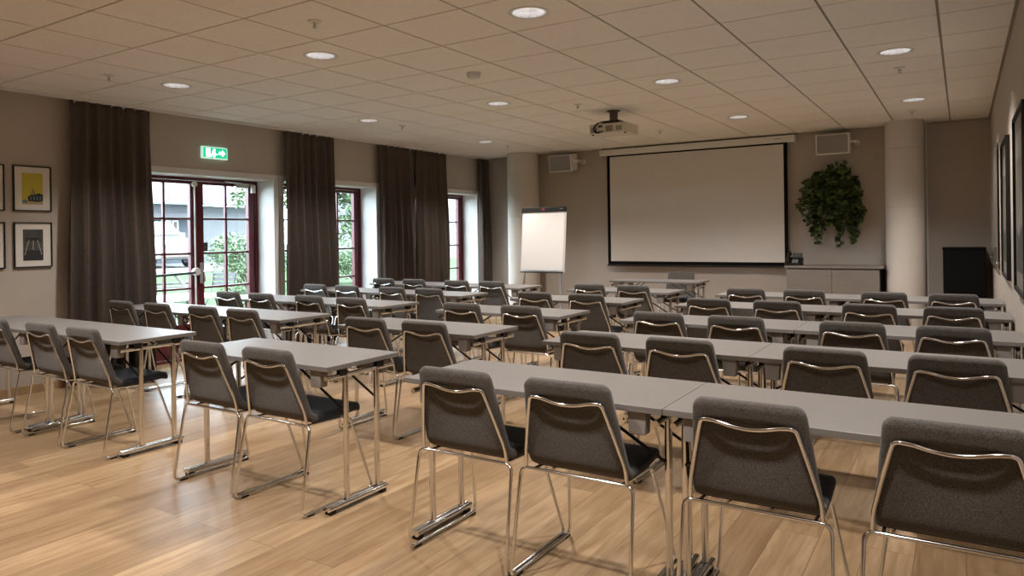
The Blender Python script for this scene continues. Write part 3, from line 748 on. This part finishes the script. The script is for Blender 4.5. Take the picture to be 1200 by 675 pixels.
s_ = MB(); s_.box((-.025, .03, .09), (.10, .045, .165), 'blackplastic', Matrix.Rotation(R(-25), 3, 'X')); s_.box((-.012, .0245, .105), (.088, .031, .15), 'lcd', Matrix.Rotation(R(-25), 3, 'X'), (.0375, .0375, .1275)); s_.build('display', r, smooth=False, bevel=.002)
k_ = MB()
for i in range(3):
    for j in range(4):
        y = -.07 + .022 * j; k_.box((-.012 + .026 * i, y - .007, .03 + .45 * (y + .09)), (.006 + .026 * i, y + .007, .042 + .45 * (y + .09)), 'greymark')
k_.build('keypad', r, smooth=False)
r = empty('black_cabinet', (.012, 10.25, 0)); tag(r, 'tall black cabinet in the corner between the round column and glass board', 'cabinet')
MB().box((-.215, -.24, .05), (.215, .22, 1.125), 'blackmatte').build('body', r, smooth=False, bevel=.004)
MB().box((-.222, -.248, 1.125), (.222, .225, 1.145), 'blackmatte').build('cabinet_top', r, smooth=False, bevel=.003)
MB().box((-.208, -.256, .07), (.208, -.2405, 1.115), 'blackmatte').build('door', r, smooth=False, bevel=.003)
for x in (-.18, .18):
    for y in (-.19, .17): MB().lathe([(.02, 0), (.024, .05)], (x, y, 0), 'blackplastic', 12).build('foot', r)

# ------------------------------------------------------------------ hanging wall plant
r = empty('wall_planter', (-1.47, YB - .001, 0)); tag(r, 'trailing green ivy in a black wall planter above the cabinet', 'plant')
b = MB(); b.box((-.20, -.14, 1.93), (.17, -.01, 2.17), 'blackplastic'); b.build('planter_box', r, smooth=False, bevel=.006)
b = MB(); st = MB(); rg = random.Random(11)
def strand(x, z, ln, yy, sway):
    p = Vector((x, yy, z)); pts = [p.copy()]; n = int(ln / .035)
    dx = sway
    for i in range(n):
        p = p + Vector((dx * .012 + rg.uniform(-.006, .006), rg.uniform(-.004, .005), -.035)); p.y = max(min(p.y, -.02), -.2); dx *= .93; pts.append(p.copy())
        for q in range(2):
            d = Vector((rg.uniform(-1, 1), rg.uniform(-.9, .15), rg.uniform(-.9, .25))); up = Vector((rg.uniform(-.4, .4), -1, .5))
            if abs(d.normalized().dot(up.normalized())) < .93:
                c_ = p + Vector((rg.uniform(-.02, .02), rg.uniform(-.02, .0), 0))
                b.leaf(c_, d, up, rg.uniform(.05, .082), rg.choice(('leafdark', 'leafdark', 'leafmid')), .85)
    if len(pts) > 2: st.tube(pts, .0025, 'stem', 5)
for i in range(38):
    x = rg.uniform(-.22, .19); xx = x / .23
    strand(x, 2.13 + rg.uniform(-.05, .04) + (.07 if .0 < x < .2 else 0), rg.uniform(.30, .70), rg.uniform(-.17, -.05), rg.uniform(-.5, .5) + xx * .7)
for (x, ln, sw) in ((-.22, .80, .1), (-.19, .88, .2), (-.16, .82, -.1), (-.25, .72, .15), (-.12, .72, -.2), (.06, .78, .1), (.10, .92, -.1), (.20, .88, .3), (.24, .90, .1), (.22, .82, .2), (.16, .75, .2), (-.28, .52, -.8), (-.30, .40, -1.4), (.27, .55, .6), (.25, .62, .8), (.02, .66, .1), (.13, .70, -.2)):
    strand(x, 2.10, ln, rg.uniform(-.13, -.05), sw)
for i in range(60):   # crown over the box
    p = Vector((rg.uniform(-.22, .22), rg.uniform(-.16, -.03), 2.10 + rg.uniform(0, .04))); 
    if p.x > -.02: p.z += rg.uniform(0, .13)
    d = Vector((rg.uniform(-1, 1), rg.uniform(-1, .1), rg.uniform(-.3, .9))); b.leaf(p, d, Vector((rg.uniform(-.3, .3), -1, .6)), rg.uniform(.05, .08), rg.choice(('leafdark', 'leafdark', 'leafmid')), .85)
b.build('foliage', r, smooth=False); st.build('stems', r)

# ------------------------------------------------------------------ outside
def gz(x): return -.058 if x > -17.5 else .42
g = MB(); g.box((-17.5, -30, -.16), (-9.2, 60, -.06), 'grass')
tag(g.build('lawn', smooth=False), 'green lawn seen through the glass doors', 'lawn', kind='stuff')
struct(MB().box((-9.2, -30, -.16), (-7.55, 60, -.06), 'paving').build('path', smooth=False))
p = MB(); p.loft([[Vector((-17.5, y, -.16)), Vector((-17.5, y, -.06)), Vector((-19.0, y, .38)), Vector((-19.0, y, -.16))] for y in (-30, 60)], 'grass'); struct(p.build('ground', smooth=False))
struct(MB().box((-75, -30, -.16), (-19.0, 90, .42), 'paving').build('road', smooth=False))

# grey boarded building across the lawn
bl = empty('outbuilding', (-27.0, 15.0, .42)); tag(bl, 'grey boarded outbuilding with pale roof seen through the doors behind the car', 'building')
w = MB(); w.box((-6, -5.5, 0), (0, 6.4, 2.35), 'siding'); w.build('wall', bl, smooth=False)
w = MB(); w.box((0, -5.5, 0), (.06, 2.75, 1.80), 'blue_grey'); w.build('recessed_wall', bl, smooth=False)
w = MB(); w.box((.0, -5.6, 1.80), (.5, 2.75, 1.98), 'slatdark'); w.build('canopy', bl, smooth=False)
w = MB(); w.prism([(.55, 2.35), (.55, 2.43), (-3.0, 4.9), (-6.6, 2.43), (-6.6, 2.35), (-3.0, 4.75)], -6.0, 6.9, 'rooftile'); w.build('roof', bl, smooth=False)
for (y0_, y1_) in ((1.72, 1.98), (2.04, 2.30)):
    fr = MB(); z0_, z1_ = .95, 1.72; e_ = .05
    fr.box((.06, y0_, z0_), (.10, y0_ + e_, z1_), 'white'); fr.box((.06, y1_ - e_, z0_), (.10, y1_, z1_), 'white'); fr.box((.06, y0_ + e_, z0_), (.10, y1_ - e_, z0_ + e_), 'white'); fr.box((.06, y0_ + e_, z1_ - e_), (.10, y1_ - e_, z1_), 'white')
    f = fr.build('window', bl, smooth=False); MB().box((.065, y0_ + e_, z0_ + e_), (.08, y1_ - e_, z1_ - e_), 'carglass').build('pane', f, smooth=False)
# pale building beyond the far window
bl = empty('pale_building', (-24, 38.5, .42)); tag(bl, 'pale boarded building seen through the far window', 'building')
MB().box((-8, -9, 0), (0, 9, 5.2), 'rooftile').build('wall', bl, smooth=False)
MB().prism([(.5, 5.2), (.5, 5.35), (-4, 8), (-8.5, 5.35), (-8.5, 5.2), (-4, 7.85)], -9.4, 9.4, 'siding').build('roof', bl, smooth=False)
for y in (-6, -2, 2, 6):
    f = MB().box((0, y - .6, 1.2), (.06, y + .6, 2.6), 'white').build('window', bl, smooth=False); MB().box((.06, y - .5, 1.3), (.07, y + .5, 2.5), 'carglass').build('pane', f, smooth=False)

# parked white car, front at +x
car = empty('parked_car', (-24.3, 14.35, .42), R(-6)); tag(car, 'white car parked outside in front of the grey boarded building', 'car')
def csec(x, zb, zt, w, r=.12):
    return [Vector((x, u, (zb + zt) / 2 + v)) for (u, v) in rrect(w, (zt - zb) / 2, r, 6, 4)]
b = MB(); b.loft([csec(-2.28, .5, .95, .72), csec(-2.2, .32, 1.05, .84), csec(-1.6, .26, 1.10, .91), csec(0, .25, 1.08, .92), csec(.75, .25, 1.06, .92), csec(1.5, .26, .99, .91), csec(2.0, .28, .92, .87), csec(2.2, .32, .84, .80), csec(2.29, .40, .74, .72)], 'carwhite')
body = b.build('body', car, ang=50)
b = MB(); b.loft([csec(-2.1, 1.0, 1.12, .80, .05), csec(-1.75, 1.0, 1.5, .74), csec(-1.2, 1.0, 1.58, .72), csec(0, 1.0, 1.60, .72), csec(.35, 1.0, 1.55, .74), csec(1.25, .98, 1.04, .82, .03)], 'carwhite'); b.build('cabin', car, ang=50)
b = MB(); b.add([(.40, -.64, 1.53), (.40, .64, 1.53), (1.20, .74, 1.08), (1.20, -.74, 1.08)], [(0, 3, 2, 1)], 'carglass')
for v in b.v: v.x += .03; v.z += .035
ws = b.build('windscreen', car, smooth=False); s_ = ws.modifiers.new('Solidify', 'SOLIDIFY'); s_.thickness = .02
for s in (-1, 1):
    b = MB(); b.prism([(-1.65, 1.12), (.95, 1.12), (.38, 1.48), (-1.35, 1.48)], s * .745, s * .80, 'carglass'); b.build('side_window', car, smooth=False)
    b = MB(); b.box((2.10, s * .66 - .13, .70), (2.26, s * .66 + .13, .83), 'steel'); b.build('headlight', car, smooth=False, bevel=.03)
    for x in (-1.35, 1.4):
        t = MB(); t.lathe([(.2, -.1), (.31, -.1), (.33, -.06), (.33, .06), (.31, .1), (.2, .1)], (x, s * .83, .33), 'rubber', 24, 'y'); wo = t.build('wheel', car)
        MB().lathe([(.02, -.105), (.19, -.10), (.2, -.08), (.2, .08), (.19, .10), (.02, .105)], (x, s * .83, .33), 'steel', 20, 'y').build('hubcap', wo)
    b = MB(); b.box((.75, s * .93 - .09, 1.05), (.87, s * .93 + .09, 1.18), 'carwhite'); b.build('mirror', car, bevel=.03)
b = MB(); b.box((2.2, -.45, .62), (2.30, .45, .78), 'vent'); b.box((2.22, -.55, .36), (2.315, .55, .50), 'vent'); b.build('grille', car, smooth=False, bevel=.02)
MB().box((2.30, -.26, .52), (2.325, .26, .61), 'white').build('number_plate', car, smooth=False)

# shrubs and trees
def foliage(cs, n, size, m, seed):
    rg = random.Random(seed); b = MB()
    for i in range(n):
        c, rad = rg.choice(cs); th = rg.uniform(0, 2 * math.pi); u = rg.uniform(-1, 1); q = math.sqrt(1 - u * u); k = rad * rg.uniform(.55, 1.05)
        p = Vector(c) + Vector((q * math.cos(th), q * math.sin(th), u * .85)) * k
        d = Vector((rg.uniform(-1, 1), rg.uniform(-1, 1), rg.uniform(-.7, .6))); b.leaf(p, d, Vector((rg.uniform(-.5, .5), rg.uniform(-.5, .5), 1)), size * rg.uniform(.7, 1.3), m, .7)
    return b
def gz2(x): return gz(x)
def shrub(name, x, y, s, seed, label, n=6000, m='leaf2'):
    r = empty(name, (x, y, gz(x))); tag(r, label, 'shrub')
    rg = random.Random(seed); cs = [((rg.uniform(-.5, .5) * s, rg.uniform(-.6, .6) * s, rg.uniform(.3, .95) * s), rg.uniform(.32, .5) * s) for _ in range(9)]
    foliage(cs, n, .062 * s, m, seed).build('foliage', r, smooth=False)
    t = MB()
    for (c, rad) in cs: t.tube([(c[0] * .1, c[1] * .1, .03), (c[0] * .5, c[1] * .5, c[2] * .5), c], .02 * s, 'bark', 6)
    t.build('stems', r)
shrub('garden_shrub', -16.2, 12.55, 1.25, 3, 'round green shrub on the lawn, seen through the door leaf with the handle')
shrub('garden_shrub', -16.0, 16.3, 1.1, 4, 'low green shrub on the lawn, seen low in the middle window')
def tree(x, y, h, s, seed, label, n=5200):
    r = empty('broadleaf_tree', (x, y, gz(x))); tag(r, label, 'tree')
    rg = random.Random(seed); cs = [((rg.uniform(-1, 1) * s, rg.uniform(-1, 1) * s, h + rg.uniform(-.55, .75) * s), rg.uniform(.45, .75) * s) for _ in range(12)]
    foliage(cs, n, .115 * s, 'leaf1', seed).build('crown', r, smooth=False)
    t = MB(); t.tube([(0, 0, -.1), (.05, 0, h * .35), (0, .08, h * .7), (0, 0, h)], .13, 'bark', 10)
    for (c, rad) in cs: t.tube([(0, .05, h * .55), (c[0] * .5, c[1] * .5, h * .5 + c[2] * .35), c], .045, 'bark', 6)
    t.build('trunk', r)
tree(-22.0, 17.6, 3.3, 1.3, 21, 'leafy green tree beside the grey building, at the upper corner of the door glass')
tree(-21.5, 22.6, 2.7, 1.75, 22, 'leafy green tree filling the middle window glass', 8000)

# folding garden chair and table on the lawn
r = empty('garden_chair', (-11.35, 8.0, gz(-11.35)), R(200)); tag(r, 'dark slatted folding garden chair standing outside on the lawn', 'garden chair')
for s in (-1, 1):
    MB().tube([(s * .20, -.20, .0), (s * .20, .17, .43)], .011, 'blackmetal', 8).build('leg', r); MB().tube([(s * .22, .22, .0), (s * .22, -.17, .43), (s * .22, -.26, .80)], .011, 'blackmetal', 8).build('leg', r)
b = MB()
for i in range(5): b.box((-.22, -.18 + .08 * i, .43), (.22, -.12 + .08 * i, .45), 'slatdark')
b.build('seat', r, smooth=False)
b = MB()
for i in range(3): b.box((-.24, -.252 - .022 * i, .58 + .085 * i), (.24, -.235 - .022 * i, .64 + .085 * i), 'slatdark')
b.build('backrest', r, smooth=False)
r = empty('garden_table', (-10.45, 6.75, gz(-10.45)), R(10)); tag(r, 'white low garden table outside the glass doors', 'garden table')
MB().box((-.45, -.55, .50), (.45, .55, .535), 'white').build('tabletop', r, smooth=False, bevel=.004)
for sx_ in (-1, 1):
    for s in (-1, 1): MB().tube([(sx_ * .38, s * .48, .012), (sx_ * .30, s * .40, .50)], .014, 'blackmetal', 8).build('leg', r)
r = empty('picnic_table', (-15.2, 9.35, gz(-15.2)), R(-30)); tag(r, 'weathered picnic table outside, seen below the push bar of the doors', 'picnic table')
b = MB()
for i in range(4): b.box((-.9, -.36 + .18 * i, .70), (.9, -.20 + .18 * i, .74), 'gardenwood')
b.build('tabletop', r, smooth=False)
for s in (-1, 1):
    b = MB(); b.box((-.9, s * .68 - .13, .42), (.9, s * .68 + .13, .46), 'gardenwood'); b.build('bench', r, smooth=False)
    b = MB(); b.tube([(s * .65, -.72, .028), (s * .65, -.22, .70)], .035, 'gardenwood', 6); b.tube([(s * .65, .72, .028), (s * .65, .22, .70)], .035, 'gardenwood', 6); b.tube([(s * .65, -.72, .40), (s * .65, .72, .40)], .03, 'gardenwood', 6); b.build('trestle', r, smooth=False)

# ------------------------------------------------------------------ sky
w = bpy.data.worlds.new('overcast sky'); sc.world = w; w.use_nodes = True
bg = w.node_tree.nodes['Background']; bg.inputs[0].default_value = (.79, .885, 1.0, 1); bg.inputs[1].default_value = 14.5

# ------------------------------------------------------------------ camera
yaw, pitch, roll = -.5627, -.0019, -.0138
cy_, sy_, cp_, sp_ = math.cos(yaw), math.sin(yaw), math.cos(pitch), math.sin(pitch)
d = Vector((sy_ * cp_, cy_ * cp_, sp_)); rt = Vector((cy_, -sy_, 0)); u = rt.cross(d)
c_, s_ = math.cos(roll), math.sin(roll); rt, u = c_ * rt + s_ * u, -s_ * rt + c_ * u
cam = bpy.data.cameras.new('camera'); co = bpy.data.objects.new('camera', cam); COL.objects.link(co)
mw = Matrix(((rt.x, u.x, -d.x, 0), (rt.y, u.y, -d.y, 0), (rt.z, u.z, -d.z, 1.37), (0, 0, 0, 1))); co.matrix_world = mw
cam.sensor_width = 36; cam.lens = 837.2 * 36 / 1200; cam.shift_y = -(337.5 - 276.92) / 1200; cam.clip_start = .05; cam.clip_end = 200
sc.camera = co

sc.view_settings.view_transform = 'Standard'; sc.view_settings.look = 'None'; sc.view_settings.gamma = 1; sc.view_settings.exposure = .50
sc.view_settings.use_curve_mapping = False
sc.cycles.use_denoising = True; sc.cycles.max_bounces = 10; sc.cycles.diffuse_bounces = 8; sc.cycles.glossy_bounces = 5; sc.cycles.transparent_max_bounces = 12
sc.cycles.sample_clamp_indirect = 6; sc.cycles.caustics_reflective = False; sc.cycles.caustics_refractive = False
